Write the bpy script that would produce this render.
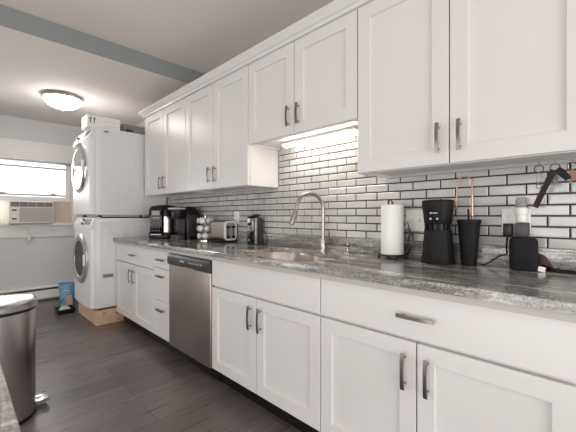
import bpy, bmesh, math, random
from mathutils import Vector, Matrix
random.seed(7)
for o in list(bpy.data.objects): bpy.data.objects.remove(o)
S = bpy.context.scene
COL = S.collection
PI = math.pi

# ------------------------------------------------------------------ camera
CH = 1.125
cam = bpy.data.objects.new('camera', bpy.data.cameras.new('camera'))
COL.objects.link(cam)
cam.location = (0, 0, CH)
cam.rotation_euler = (PI/2, 0, -PI/4)
cam.data.sensor_width = 36
cam.data.lens = 36*332/576
cam.data.clip_start = 0.02
S.camera = cam

# ------------------------------------------------------------------ world, lights, exposure
S.view_settings.view_transform = 'Standard'
S.view_settings.look = 'None'
S.view_settings.gamma = 1
S.view_settings.use_curve_mapping = False
S.view_settings.exposure = 0.9
W = bpy.data.worlds.new('sky'); S.world = W
W.use_nodes = True
W.node_tree.nodes['Background'].inputs[0].default_value = (0.93, 0.96, 1.0, 1)
W.node_tree.nodes['Background'].inputs[1].default_value = 1.3

def area(name, loc, target, sx, sy, power, color):
    l = bpy.data.lights.new(name, 'AREA'); l.shape = 'RECTANGLE'
    l.size = sx; l.size_y = sy; l.energy = power; l.color = color
    o = bpy.data.objects.new(name, l); COL.objects.link(o)
    o.location = loc
    o.rotation_euler = (Vector(target)-Vector(loc)).to_track_quat('-Z', 'Y').to_euler()
    return o
area('fill_back', (0.0, -2.3, 0.95), (0.5, 2.0, 0.75), 2.6, 1.7, 36, (1.0, 0.99, 0.98))  # added fill behind the camera, in front of a closed wall
area('fill_left', (-1.8, 0.2, 0.84), (1.5, 0.2, 0.45), 1.8, 1.5, 26, (1.0, 0.98, 0.97))  # added fill from the left, brightens the near cabinet fronts
area('fill_far_left', (-1.8, 2.9, 1.0), (1.5, 2.7, 0.8), 2.2, 1.5, 12.5, (1.0, 0.97, 0.96))  # second added fill on the left, lifts the far cabinets
area('daylight_window', (0.35, 5.75, 1.55), (0.6, 2.0, 0.6), 1.3, 0.7, 9, (0.96, 0.98, 1.0))

# ------------------------------------------------------------------ colours and materials
def lin(c):
    def g(v):
        v /= 255.0
        return v/12.92 if v <= 0.04045 else ((v+0.055)/1.055)**2.4
    return (g(c[0]), g(c[1]), g(c[2]), 1)
def mat(name, rgb, rough=0.5, metal=0.0, **k):
    m = bpy.data.materials.new(name); m.use_nodes = True
    b = m.node_tree.nodes['Principled BSDF']
    b.inputs['Base Color'].default_value = lin(rgb)
    b.inputs['Roughness'].default_value = rough
    b.inputs['Metallic'].default_value = metal
    for kk, v in k.items():
        b.inputs[kk.replace('_', ' ')].default_value = v
    return m
class N:
    def __init__(s, m):
        s.t = m.node_tree; s.b = s.t.nodes.get('Principled BSDF')
    def n(s, typ, **props):
        x = s.t.nodes.new('ShaderNode'+typ)
        for k, v in props.items(): setattr(x, k, v)
        return x
    def l(s, a, b): s.t.links.new(a, b)
    def coords(s, scale=(1, 1, 1), rot=(0, 0, 0), world=False):
        mp = s.n('Mapping'); mp.inputs['Scale'].default_value = scale; mp.inputs['Rotation'].default_value = rot
        if world:
            g = s.n('NewGeometry'); s.l(g.outputs['Position'], mp.inputs[0])
        else:
            g = s.n('TexCoord'); s.l(g.outputs['Object'], mp.inputs[0])
        return mp.outputs[0]
    def noise(s, v, scale, detail=4, rough=0.55, dist=0):
        x = s.n('TexNoise'); s.l(v, x.inputs['Vector'])
        x.inputs['Scale'].default_value = scale; x.inputs['Detail'].default_value = detail
        x.inputs['Roughness'].default_value = rough; x.inputs['Distortion'].default_value = dist
        return x.outputs['Fac']
    def ramp(s, f, stops):
        r = s.n('ValToRGB'); s.l(f, r.inputs[0])
        e = r.color_ramp.elements
        while len(e) < len(stops): e.new(0.5)
        for i, (p, c) in enumerate(stops):
            e[i].position = p; e[i].color = lin(c)
        return r.outputs[0]
    def mix(s, f, a, b, mode='MIX'):
        x = s.n('Mix', data_type='RGBA', blend_type=mode)
        if isinstance(f, float): x.inputs[0].default_value = f
        else: s.l(f, x.inputs[0])
        for i, c in ((6, a), (7, b)):
            if isinstance(c, tuple): x.inputs[i].default_value = lin(c)
            else: s.l(c, x.inputs[i])
        return x.outputs[2]
    def bump(s, h, strength, dist=0.002):
        b = s.n('Bump'); b.inputs['Strength'].default_value = strength; b.inputs['Distance'].default_value = dist
        s.l(h, b.inputs['Height']); s.l(b.outputs[0], s.b.inputs['Normal'])
    def color(s, c): s.l(c, s.b.inputs['Base Color'])

M = {}
M['cab'] = mat('white cabinet lacquer', (219, 217, 215), 0.33)
M['cabin'] = mat('cabinet interior panel', (184, 179, 174), 0.5)
M['trimw'] = mat('white trim paint', (226, 224, 220), 0.4)
M['wall'] = mat('pale grey wall paint', (203, 204, 204), 0.75)
M['beam'] = mat('blue grey paint', (142, 146, 146), 0.7)
M['ceil'] = mat('ceiling paint', (224, 216, 211), 0.8)
n = N(M['wall']); n.bump(n.noise(n.coords(), 160), 0.06)
n = N(M['beam']); n.bump(n.noise(n.coords(), 120), 0.08)
n = N(M['ceil']); n.bump(n.noise(n.coords(), 140), 0.06)

# dark plank floor: boards run across the room
M['floor'] = mat('dark grey wood planks', (80, 74, 74), 0.42)
n = N(M['floor']); v = n.coords()
br = n.n('TexBrick', offset=0.37, offset_frequency=2); n.l(v, br.inputs['Vector'])
br.inputs['Scale'].default_value = 1; br.inputs['Brick Width'].default_value = 1.25; br.inputs['Row Height'].default_value = 0.18
br.inputs['Mortar Size'].default_value = 0.0016; br.inputs['Mortar Smooth'].default_value = 0.1; br.inputs['Bias'].default_value = 0
br.inputs['Color1'].default_value = lin((150, 140, 137)); br.inputs['Color2'].default_value = lin((122, 113, 111)); br.inputs['Mortar'].default_value = lin((38, 34, 35))
gr = n.noise(n.coords((1.6, 26, 1)), 2.2, 8, 0.65, 0.6)
gr2 = n.noise(n.coords((0.7, 5, 1)), 1.7, 5, 0.6, 0.4)
c1 = n.mix(0.7, br.outputs['Color'], n.ramp(gr, [(0.25, (120, 117, 117)), (0.5, (150, 148, 147)), (0.78, (188, 186, 184))]), 'OVERLAY')
c2 = n.mix(0.5, c1, n.ramp(gr2, [(0.3, (95, 95, 95)), (0.7, (165, 165, 165))]), 'OVERLAY')
n.color(c2)
n.l(n.ramp(gr, [(0.2, (130, 130, 130)), (0.8, (170, 170, 170))]), n.b.inputs['Roughness'])
n.bump(gr, 0.12)

def granite(name, streak, lo, mid, hi, amt=0.55):
    m = mat(name, mid, 0.12)
    n = N(m)
    a = n.noise(n.coords(streak, world=True), 3.2, 9, 0.72, 0.5)
    w = n.noise(n.coords((2.4, 0.9, 2.4), world=True), 2.2, 4, 0.6, 0.8)
    b = n.noise(n.coords(world=True), 62, 6, 0.78)
    d = n.noise(n.coords(world=True), 230, 2, 0.6)
    base = n.ramp(a, [(0.33, lo), (0.45, tuple(int(x*0.82) for x in mid)), (0.53, mid), (0.64, hi)])
    base = n.mix(0.35, base, n.ramp(w, [(0.3, (96, 95, 94)), (0.7, (196, 195, 193))]), 'OVERLAY')
    for sc, k, lo_, hi_ in (((2.6, 0.55, 6), 4.2, (60, 60, 60), 0.030), ((2.0, 0.45, 5), 6.5, (40, 40, 40), 0.022)):
        q = n.noise(n.coords(sc, (0, 0, 0.06), world=True), k, 5, 0.6, 0.7)
        sb = n.n('Math', operation='SUBTRACT'); n.l(q, sb.inputs[0]); sb.inputs[1].default_value = 0.5
        ab = n.n('Math', operation='ABSOLUTE'); n.l(sb.outputs[0], ab.inputs[0])
        base = n.mix(0.6, base, n.ramp(ab.outputs[0], [(0.0, lo_), (hi_, (255, 255, 255))]), 'MULTIPLY')
    c = n.mix(amt, base, n.ramp(b, [(0.34, (34, 33, 32)), (0.46, (128, 126, 124)), (0.56, (150, 148, 146)), (0.68, (235, 233, 230))]), 'OVERLAY')
    c = n.mix(0.25, c, n.ramp(d, [(0.36, (40, 39, 38)), (0.64, (232, 229, 226))]))
    n.color(c)
    return m
M['granite'] = granite('grey streaked granite', (3.4, 0.6, 7), (78, 78, 77), (200, 199, 196), (250, 249, 246), 0.75)
M['granite2'] = granite('pale granite', (2.0, 16, 16), (160, 157, 154), (214, 211, 207), (244, 241, 237), 0.3)
M['granite2'].node_tree.nodes['Principled BSDF'].inputs['Roughness'].default_value = 0.45

M['tile'] = mat('pale grey glazed tile', (205, 202, 200), 0.13)
n = N(M['tile'])
oi = n.noise(n.coords((1, 7, 21), world=True), 1.0, 0)
n.color(n.ramp(oi, [(0.3, (178, 177, 175)), (0.7, (194, 192, 190))]))
M['grout'] = mat('dark grey grout', (62, 57, 54), 0.9)

def steel(name, rgb, rough, sc=(1, 1, 60), st=0.05):
    m = mat(name, rgb, rough, 1.0); n = N(m)
    h = n.noise(n.coords(sc), 8, 3)
    n.bump(h, st, 0.001)
    return m
M['steel'] = mat('brushed stainless steel', (182, 177, 174), 0.27, 1.0)
M['steelv'] = steel('brushed stainless dishwasher steel', (182, 172, 168), 0.42, (1, 60, 1))
M['sinksteel'] = mat('satin sink steel', (214, 206, 200), 0.30, 1.0)
M['nickel'] = mat('brushed nickel', (168, 160, 154), 0.3, 1.0)
M['pull'] = mat('satin nickel pull', (150, 145, 142), 0.25, 1.0)
M['chrome'] = mat('chrome', (225, 225, 226), 0.09, 1.0)
M['lid'] = mat('dark brushed steel', (150, 147, 146), 0.24, 1.0)
M['silver'] = mat('silver plastic', (178, 178, 180), 0.3, 0.6)
M['silverp'] = mat('pale silver plastic', (206, 203, 202), 0.3, 0.15)
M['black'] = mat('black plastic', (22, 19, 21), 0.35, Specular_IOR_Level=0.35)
M['blackm'] = mat('matte black', (19, 17, 19), 0.55, Specular_IOR_Level=0.25)
M['blackg'] = mat('gloss black', (12, 11, 13), 0.1)
M['dpanel'] = mat('dark panel plastic', (58, 53, 56), 0.32)
M['char'] = mat('charcoal fabric', (34, 32, 36), 0.85, Specular_IOR_Level=0.2)
n = N(M['char']); n.bump(n.noise(n.coords(), 900, 2), 0.3)
M['grey'] = mat('grey plastic', (128, 125, 124), 0.5)
M['dgrey'] = mat('dark grey plastic', (74, 71, 72), 0.5)
M['white'] = mat('white plastic', (232, 230, 226), 0.35)
M['appl'] = mat('white enamel', (224, 224, 225), 0.4)
M['acw'] = mat('warm white plastic', (216, 211, 204), 0.45)
M['acg'] = mat('air conditioner grille', (176, 170, 165), 0.55)
M['slot'] = mat('dark vent slot', (92, 82, 80), 0.6)
M['tan'] = mat('tan accordion panel', (204, 186, 174), 0.7)
M['paper'] = mat('white paper', (240, 239, 237), 0.9)
n = N(M['paper']); n.bump(n.noise(n.coords(), 260, 3), 0.15)
M['card'] = mat('white cardboard', (236, 234, 230), 0.75)
M['ink'] = mat('grey ink', (88, 84, 84), 0.7)
M['lightink'] = mat('light print', (200, 198, 198), 0.5)
M['rose'] = mat('rose gold', (214, 172, 154), 0.35, 0.55)
M['copper'] = mat('copper leather tag', (140, 96, 74), 0.4, 0.2)
M['leather'] = mat('dark brown leather', (48, 34, 31), 0.55, Specular_IOR_Level=0.25)
M['navy'] = mat('navy plastic fob', (12, 12, 16), 0.4, Specular_IOR_Level=0.2)
M['maroon'] = mat('dark maroon vinyl', (66, 32, 30), 0.45)
M['blue'] = mat('blue plastic', (122, 166, 190), 0.4)
M['green'] = mat('green plastic', (48, 120, 62), 0.45)
M['box'] = mat('tan cardboard', (190, 164, 138), 0.8)
M['rag'] = mat('pale cloth', (190, 190, 190), 0.9)
M['bronze'] = mat('dark bronze wire', (62, 48, 44), 0.4, 0.6)
M['red'] = mat('muted red lid', (178, 140, 134), 0.4)
M['foil'] = mat('foil lid', (222, 216, 212), 0.45, 0.25)
M['pinkfoil'] = mat('pink printed foil lid', (214, 180, 168), 0.4, 0.3)
M['drum'] = mat('dark glass', (30, 27, 29), 0.25, Specular_IOR_Level=0.2)
M['drumg'] = mat('mirrored door glass', (190, 192, 196), 0.08, 0.85)
M['window'] = mat('clear glass', (255, 255, 255), 0.0)
t = M['window'].node_tree; t.nodes.clear()
_o = t.nodes.new('ShaderNodeOutputMaterial'); _m = t.nodes.new('ShaderNodeMixShader'); _t = t.nodes.new('ShaderNodeBsdfTransparent'); _g = t.nodes.new('ShaderNodeBsdfGlossy'); _f = t.nodes.new('ShaderNodeFresnel')
_g.inputs['Roughness'].default_value = 0.02; _f.inputs['IOR'].default_value = 1.35
t.links.new(_f.outputs[0], _m.inputs[0]); t.links.new(_t.outputs[0], _m.inputs[1]); t.links.new(_g.outputs[0], _m.inputs[2]); t.links.new(_m.outputs[0], _o.inputs[0])
M['clear'] = mat('clear plastic', (205, 206, 203), 0.15, Transmission_Weight=0.75, IOR=1.3)
# left accordion panel: translucent, with sunlight put into a paler copy of the tan
M['littan'] = mat('pale translucent accordion panel', (240, 233, 225), 0.7)
t = M['littan'].node_tree; b = t.nodes['Principled BSDF']; out = t.nodes['Material Output']
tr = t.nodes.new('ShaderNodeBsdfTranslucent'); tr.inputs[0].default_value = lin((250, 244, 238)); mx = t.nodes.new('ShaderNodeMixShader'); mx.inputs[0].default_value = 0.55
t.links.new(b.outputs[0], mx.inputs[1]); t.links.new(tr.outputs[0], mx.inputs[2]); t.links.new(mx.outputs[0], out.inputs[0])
def emit(name, rgb, strength):
    m = mat(name, rgb, 0.4); b = m.node_tree.nodes['Principled BSDF']
    b.inputs['Emission Color'].default_value = lin(rgb); b.inputs['Emission Strength'].default_value = strength
    return m
M['lampglass'] = emit('lit lamp glass', (255, 250, 243), 12.5)
M['led'] = emit('lit led diffuser', (255, 244, 232), 15.0)
M['display'] = mat('grey display', (150, 150, 150), 0.25)
# plywood of the plinth
M['ply'] = mat('bare pine board', (206, 172, 142), 0.7)
n = N(M['ply'])
k1 = n.noise(n.coords((3, 3, 14)), 2.5, 6, 0.6, 1.2)
vo = n.n('TexVoronoi'); n.l(n.coords((5, 5, 7)), vo.inputs['Vector']); vo.inputs['Scale'].default_value = 1.5
kn = n.ramp(vo.outputs['Distance'], [(0.10, (120, 78, 52)), (0.24, (222, 192, 164))])
n.color(n.mix(0.5, n.ramp(k1, [(0.3, (150, 108, 80)), (0.5, (196, 156, 124)), (0.7, (222, 190, 160))]), kn))

# ------------------------------------------------------------------ mesh builder
class MB:
    def __init__(s): s.bm = bmesh.new()
    def _v(s, pts): return [s.bm.verts.new(p) for p in pts]
    def box(s, x0, y0, z0, x1, y1, z1, bev=0.0, seg=2):
        vs = s._v([(x, y, z) for x in (x0, x1) for y in (y0, y1) for z in (z0, z1)])
        fs = [s.bm.faces.new([vs[i] for i in q]) for q in ((0, 1, 3, 2), (4, 6, 7, 5), (0, 4, 5, 1), (2, 3, 7, 6), (0, 2, 6, 4), (1, 5, 7, 3))]
        if bev > 0:
            es = list({e for f in fs for e in f.edges})
            bmesh.ops.bevel(s.bm, geom=es, offset=bev, segments=seg, profile=0.5, affect='EDGES')
        return s
    def quad(s, pts): s.bm.faces.new(s._v(pts)); return s
    def loft(s, rings, cap=True, closed=False):
        R = [s._v(r) for r in rings]; k = len(R[0])
        m = len(R)
        for i in range(m if closed else m-1):
            a, b = R[i], R[(i+1) % m]
            for j in range(k):
                s.bm.faces.new((a[j], a[(j+1) % k], b[(j+1) % k], b[j]))
        if cap and not closed:
            s.bm.faces.new(list(reversed(R[0]))); s.bm.faces.new(R[-1])
        return s
    def lathe(s, prof, c=(0, 0, 0), n=32, axis='z', sx=1.0, sy=1.0, a0=0.0, closed=False, cap=True):
        rings = []
        for r, h in prof:
            ring = []
            for i in range(n):
                a = 2*PI*i/n + a0
                p, q = r*math.cos(a)*sx, r*math.sin(a)*sy
                if axis == 'z': P = (c[0]+p, c[1]+q, c[2]+h)
                elif axis == 'x': P = (c[0]+h, c[1]+p, c[2]+q)
                else: P = (c[0]+q, c[1]+h, c[2]+p)
                ring.append(P)
            rings.append(ring)
        return s.loft(rings, cap and not closed, closed)
    def cyl(s, p0, p1, r0, r1=None, n=16):
        return s.tube([p0, p1], [r0, r0 if r1 is None else r1], n)
    def tube(s, pts, r, n=8, closed=False):
        pts = [Vector(p) for p in pts]; m = len(pts)
        rs = r if isinstance(r, (list, tuple)) else [r]*m
        rings = []; up = None
        for i, p in enumerate(pts):
            if closed: d = pts[(i+1) % m]-pts[i-1]
            else: d = pts[min(i+1, m-1)]-pts[max(i-1, 0)]
            d.normalize()
            if up is None:
                up = Vector((0, 0, 1)) if abs(d.z) < 0.9 else Vector((1, 0, 0))
            side = d.cross(up); side.normalize(); up = side.cross(d); up.normalize()
            rings.append([p + side*rs[i]*math.cos(2*PI*j/n) + up*rs[i]*math.sin(2*PI*j/n) for j in range(n)])
        return s.loft(rings, not closed, closed)
    def prism(s, poly, axis, a, b):
        f = {'x': lambda p, h: (h, p[0], p[1]), 'y': lambda p, h: (p[0], h, p[1]), 'z': lambda p, h: (p[0], p[1], h)}[axis]
        return s.loft([[f(p, a) for p in poly], [f(p, b) for p in poly]])
    def sphere(s, c, r, sx=1, sy=1, sz=1, n=16):
        prof = [(max(1e-4, r*math.sin(PI*i/10)), -r*math.cos(PI*i/10)) for i in range(11)]
        rings = [[(c[0]+q*math.cos(2*PI*j/n)*sx, c[1]+q*math.sin(2*PI*j/n)*sy, c[2]+h*sz) for j in range(n)] for q, h in prof]
        return s.loft(rings)
    def xf(s, mtx): bmesh.ops.transform(s.bm, matrix=mtx, verts=s.bm.verts); return s
    def build(s, name, m, off=(0, 0, 0), parent=None, ang=35):
        bmesh.ops.recalc_face_normals(s.bm, faces=s.bm.faces)
        me = bpy.data.meshes.new(name)
        if off != (0, 0, 0): bmesh.ops.translate(s.bm, vec=(-off[0], -off[1], -off[2]), verts=s.bm.verts)
        s.bm.to_mesh(me); s.bm.free()
        for p in me.polygons: p.use_smooth = True
        me.set_sharp_from_angle(angle=math.radians(ang))
        me.materials.append(M[m])
        o = bpy.data.objects.new(name, me); COL.objects.link(o)
        if parent: o.parent = parent
        return o

def spline(pts, k=8, closed=False):
    P = [Vector(p) for p in pts]; m = len(P); out = []
    rng = range(m if closed else m-1)
    for i in rng:
        if closed: a, b, c, d = P[i-1], P[i], P[(i+1) % m], P[(i+2) % m]
        else: a, b, c, d = P[max(i-1, 0)], P[i], P[i+1], P[min(i+2, m-1)]
        for j in range(k):
            t = j/k
            out.append(0.5*((2*b)+(-a+c)*t+(2*a-5*b+4*c-d)*t*t+(-a+3*b-3*c+d)*t**3))
    if not closed: out.append(P[-1])
    return out
def rrect(x0, y0, x1, y1, r, k=6):
    out = []
    for cx, cy, a in ((x1-r, y1-r, 0), (x0+r, y1-r, PI/2), (x0+r, y0+r, PI), (x1-r, y0+r, 1.5*PI)):
        for i in range(k+1):
            t = a+PI/2*i/k; out.append((cx+r*math.cos(t), cy+r*math.sin(t)))
    return out

def tag(o, label, cat, group=None):
    o['label'] = label; o['category'] = cat
    if group: o['group'] = group
    return o
class T:
    """a thing: an Empty at its base that parents its parts (parts are given in world coordinates)"""
    def __init__(s, name, label, cat, loc, group=None, rz=0.0):
        s.o = bpy.data.objects.new(name, None); COL.objects.link(s.o)
        s.o.empty_display_size = 0.1
        s.o.location = loc; s.loc = tuple(loc); s.o.rotation_euler.z = rz
        tag(s.o, label, cat, group)
    def p(s, name, mb, m, parent=None, label=None, ang=35):
        o = mb.build(name, m, s.loc, parent or s.o, ang)
        if label: o['label'] = label
        return o
def dup(root, loc, label=None, rz=None, group=None):
    r = root.copy(); COL.objects.link(r); r.location = loc
    if rz is not None: r.rotation_euler.z = rz
    if label: r['label'] = label
    if group: r['group'] = group
    for ch in list(root.children):
        c = ch.copy(); COL.objects.link(c); c.parent = r
        for g in list(ch.children):
            d = g.copy(); COL.objects.link(d); d.parent = c
    return r
def struct(name, mb, m, parent=None, ang=35):
    o = mb.build(name, m, (0, 0, 0), parent, ang)
    if parent is None: o['kind'] = 'structure'
    return o

# ------------------------------------------------------------------ room shell
XW = 1.785          # counter wall
YW = 5.5            # window wall
XL, YB = -1.9, -2.5
YS = 2.92           # ceiling step
ZH, ZL = 2.538, 2.40
struct('floor', MB().box(XL-.1, YB-.1, -.1, XW+.1, YW+.1, 0), 'floor')
struct('ceiling', MB().box(XL-.1, YB-.1, ZH, XW+.1, YS, ZH+.1), 'ceil')
struct('ceiling_far', MB().box(XL-.1, YS+.012, ZL, XW+.1, YW+.1, ZL+.238), 'ceil')
struct('trim_1', MB().box(XL-.1, YS, ZL, XW+.1, YS+.012, ZH), 'beam')
struct('wall_right', MB().box(XW, YB-.1, 0, XW+.1, YW+.1, ZH), 'wall')
struct('wall_left', MB().box(XL-.1, YB-.1, 0, XL, YW+.1, ZH), 'wall')
struct('wall_back', MB().box(XL, YB-.1, 0, XW, YB, ZH), 'wall')
WX0, WX1, WZ0, WZ1 = -0.45, 1.15, 1.02, 1.85
mb = MB().box(XL, YW, 0, XW, YW+.12, WZ0).box(XL, YW, WZ1, XW, YW+.12, ZL).box(XL, YW, WZ0, WX0, YW+.12, WZ1).box(WX1, YW, WZ0, XW, YW+.12, WZ1)
struct('wall_far', mb, 'wall')

# backsplash: real bevelled tiles over grout
def backsplash():
    g = MB(); g.box(1.7805, 0.03, .9875, 1.7845, 3.765, 1.345)
    g.box(1.7805, 0.97, 1.345, 1.7845, 1.878, 1.632)
    go = struct('wall_backsplash', g, 'grout')
    t = MB(); PW, PH, G = .147, .0468, .0066
    for r in range(14):
        z0 = .9885+r*PH; z1 = z0+PH-G
        if z0 > 1.62: break
        z1 = min(z1, 1.631)
        off = 1.10+(0 if r % 2 == 0 else PW/2)
        for k in range(-8, 20):
            y0, y1 = off+k*PW+G/2, off+(k+1)*PW-G/2
            segs = []
            if z0 < 1.335:
                zl = min(z1, 1.344)
                if zl < z1: segs = [(.03, .966, zl), (.966, 1.879, z1), (1.879, 3.765, zl)]
                else: segs = [(.03, 3.765, z1)]
            else: segs = [(.97, 1.877, z1)]
            for lo, hi, zz in segs:
                u0, u1 = max(y0, lo), min(y1, hi)
                if u1-u0 < .012 or zz-z0 < .008: continue
                b = .0035; xb, xf = 1.7806, 1.7755
                R = [[(xb, u0, z0), (xb, u1, z0), (xb, u1, zz), (xb, u0, zz)],
                     [(xf+.0022, u0, z0), (xf+.0022, u1, z0), (xf+.0022, u1, zz), (xf+.0022, u0, zz)],
                     [(xf, u0+b, z0+b), (xf, u1-b, z0+b), (xf, u1-b, zz-b), (xf, u0+b, zz-b)]]
                t.loft(R)
    t.build('tile_courses', 'tile', parent=go, ang=20)
backsplash()

# window
def window():
    yf = YW-.02
    fr = MB()
    fr.box(WX0-.09, yf-.004, 1.885, 1.235, YW, 2.11, .004)                    # wide header board
    fr.box(WX0-.09, yf-.03, 1.862, 1.235, YW, 1.885, .006)
    fr.box(WX1+.005, yf, 1.02, 1.23, YW, 1.862, .004); fr.box(WX0-.085, yf, 1.02, WX0-.005, YW, 1.862, .004)
    w = struct('window_1', fr, 'trimw')
    MB().box(WX0-.1, YW-.05, .995, 1.24, YW+.02, 1.018, .006).build('window_sill', 'trimw', parent=w)
    MB().box(WX0-.09, YW-.022, .845, 1.235, YW, .995, .004).build('window_apron', 'trimw', parent=w)
    s = MB(); a, b = YW+.035, YW+.07
    s.box(WX0, a, WZ0, WX0+.055, b, WZ1).box(WX1-.055, a, WZ0, WX1, b, WZ1).box(WX0, a, WZ1-.012, WX1, b, WZ1).box(WX0, a, WZ0, WX1, b, WZ0+.02)
    sash = s.build('sash', 'trimw', parent=w)
    q = MB().box(WX0+.055, a+.006, 1.766, WX1-.055, b-.006, 1.789, .002).box(WX0+.055, a+.006, 1.395, WX1-.055, b-.006, 1.418, .002)
    q.build('screen_rail', 'acg', parent=w)
    q = MB()
    for x in (.42, .95): q.box(x-.03, a-.004, 1.415, x+.03, a+.01, 1.43, .003)
    q.box(.46, a-.004, 1.70-.04, .52, a+.01, 1.672-.004, .002)
    q.build('sash_latch', 'grey', parent=w)
    MB().box(WX0+.03, YW+.05, WZ0+.015, WX1-.03, YW+.054, WZ1-.015).build('pane', 'window', parent=w)
    MB().box(WX0, YW+.03, 1.325, WX1, YW+.075, 1.385, .003).build('lower_rail', 'trimw', parent=w)
window()

def crown():
    m = MB()
    prof = [(1.474, 2.205), (1.462, 2.205), (1.459, 2.222), (1.447, 2.228), (1.428, 2.252), (1.424, 2.256), (1.424, 2.272), (1.474, 2.272)]
    ye = 3.715
    R = []
    for x, z in prof:                                    # front run, mitred at the far end
        R.append((x, z))
    e = lambda x: ye+(1.474-x)
    m.loft([[(x, .03, z) for x, z in prof], [(x, e(x), z) for x, z in prof]])
    m.loft([[(x, e(x), z) for x, z in prof], [(1.77, e(x), z) for x, z in prof]])
    struct('trim_2', m, 'cab', ang=25)
crown()

# ------------------------------------------------------------------ cabinet pieces
def shaker(y0, y1, z0, z1, xf, th=.02, fw=.062, rec=.013):
    m = MB()
    def R(x, i): return [(x, y0+i, z0+i), (x, y1-i, z0+i), (x, y1-i, z1-i), (x, y0+i, z1-i)]
    m.loft([R(xf+th, 0), R(xf+.002, 0), R(xf, .002), R(xf, fw), R(xf+.0015, fw+.0012), R(xf+rec, fw+.0026)])
    return m
def slab(y0, y1, z0, z1, xf, th=.02):
    return MB().box(xf, y0, z0, xf+th, y1, z1, .002, 1)
def pull(p, vertical=True, L=.128, x=1.2):
    """bowed flat bar pull on two posts; p = centre (y, z)"""
    m = MB(); y, z = p; k = 14; secs = []
    for i in range(k+1):
        t = -1+2*i/k; d = .024+.006*(1-t*t); h = t*L/2
        w = .0072-.0012*(1-abs(t)); th = .003
        xo = x-d
        if vertical: secs.append([(xo-th, y-w, z+h), (xo-th, y+w, z+h), (xo+th, y+w, z+h), (xo+th, y-w, z+h)])
        else: secs.append([(xo-th, y+h, z-w), (xo-th, y+h, z+w), (xo+th, y+h, z+w), (xo+th, y+h, z-w)])
    m.loft(secs)
    for sgn in (-1, 1):
        h = sgn*L*.36
        a = (x+.0005, y, z+h) if vertical else (x+.0005, y+h, z)
        b = (x-.027, a[1], a[2]); m.cyl(a, b, .0042, n=10)
    return m
G = .0026
def base_cab(y0, y1, label, drawers, doors, name='base_cabinet', handles=True, open_top=False):
    t = T(name, label, 'cabinet', (1.49, (y0+y1)/2, 0), 'white shaker base cabinets')
    b = MB(); a, c = y0+.0008, y1-.0008; xb = 1.76
    b.box(1.222, a, .105, xb, a+.016, .8715).box(1.222, c-.016, .105, xb, c, .8715)
    b.box(1.2225, a+.016, .105, xb, c-.016, .121).box(xb-.012, a+.016, .121, xb, c-.016, .8715)
    b.box(1.222, a+.016, .655, 1.24, c-.016, .672).box(1.222, a+.016, .832, 1.24, c-.016, .850)
    t.p('body', b, 'cab')
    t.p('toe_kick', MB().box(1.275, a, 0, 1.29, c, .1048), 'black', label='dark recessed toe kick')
    for (d0, d1, z0, z1, h) in drawers:
        o = t.p('drawer' if h else 'drawer_front', slab(d0+G, d1-G, z0, z1, 1.2), 'cab')
        if h: t.p('handle', pull(((d0+d1)/2, (z0+z1)/2 if z1-z0 < .2 else z0+(z1-z0)*.78), False, .14), 'pull', o, 'nickel bar pull')
    for (d0, d1, side) in doors:
        o = t.p('door', shaker(d0+G, d1-G, .117, .655, 1.2), 'cab')
        hy = d0+.043 if side < 0 else d1-.043
        t.p('handle', pull((hy, .545), True, .135), 'pull', o, 'nickel bar pull')
    return t
Yb = [3.768, 2.828, 2.523, 1.915, .987, .072]
base_cab(Yb[1], Yb[0], 'white two-door base cabinet beside the washer, under the black coffee machines', [(Yb[1], Yb[0], .668, .835, True)], [(3.298, Yb[0], -1), (Yb[1], 3.298, 1)])
base_cab(Yb[2], Yb[1], 'narrow white base cabinet of three stacked drawers left of the dishwasher', [(Yb[2], Yb[1], .692, .835, True), (Yb[2], Yb[1], .420, .688, True), (Yb[2], Yb[1], .117, .416, True)], [])
base_cab(Yb[4], Yb[3], 'white two-door base cabinet under the sink with a blank top panel and no drawer pull', [(Yb[4], Yb[3], .668, .835, False)], [(1.456, Yb[3], -1), (Yb[4], 1.456, 1)])
base_cab(Yb[5], Yb[4], 'white two-door base cabinet nearest the camera with one wide drawer above', [(Yb[5], Yb[4], .668, .835, True)], [(.531, Yb[4], -1), (Yb[5], .531, 1)])

def wall_cab(y0, y1, z0, label):
    ym = (y0+y1)/2
    t = T('wall_cabinet', label, 'cabinet', (1.63, ym, z0), 'white shaker wall cabinets')
    z1 = 2.203
    b = MB(); a, c = y0+.0008, y1-.0008
    b.box(1.497, a, z0, 1.7735, a+.016, z1).box(1.497, c-.016, z0, 1.7735, c, z1)
    b.box(1.497, a+.016, z0+.014, 1.7735, c-.016, z0+.03).box(1.497, a+.016, z1-.016, 1.7735, c-.016, z1).box(1.765, a+.016, z0+.03, 1.7735, c-.016, z1-.016)
    b.box(1.497, a+.016, z0, 1.515, c-.016, z0+.014).box(1.497, ym-.02, z0+.03, 1.515, ym+.02, z1-.016)
    t.p('body', b, 'cab')
    for d0, d1, hy in ((ym, y1, ym+.043), (y0, ym, ym-.043)):
        o = t.p('door', shaker(d0+G, d1-G, z0+.003, z1, 1.475, fw=.07), 'cab')
        t.p('handle', pull((hy, z0+.115), True, .128, 1.475), 'pull', o, 'nickel bar pull')
    return t
wall_cab(2.796, 3.712, 1.345, 'white wall cabinet at the far end beside the dryer')
wall_cab(1.880, 2.795, 1.345, 'tall white wall cabinet above the toaster, next to the short one over the sink')
wall_cab(.967, 1.879, 1.632, 'short white wall cabinet over the sink with the light bar beneath')
wall_cab(.056, .966, 1.345, 'large white wall cabinet nearest the camera above the paper towels and keys')

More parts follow.
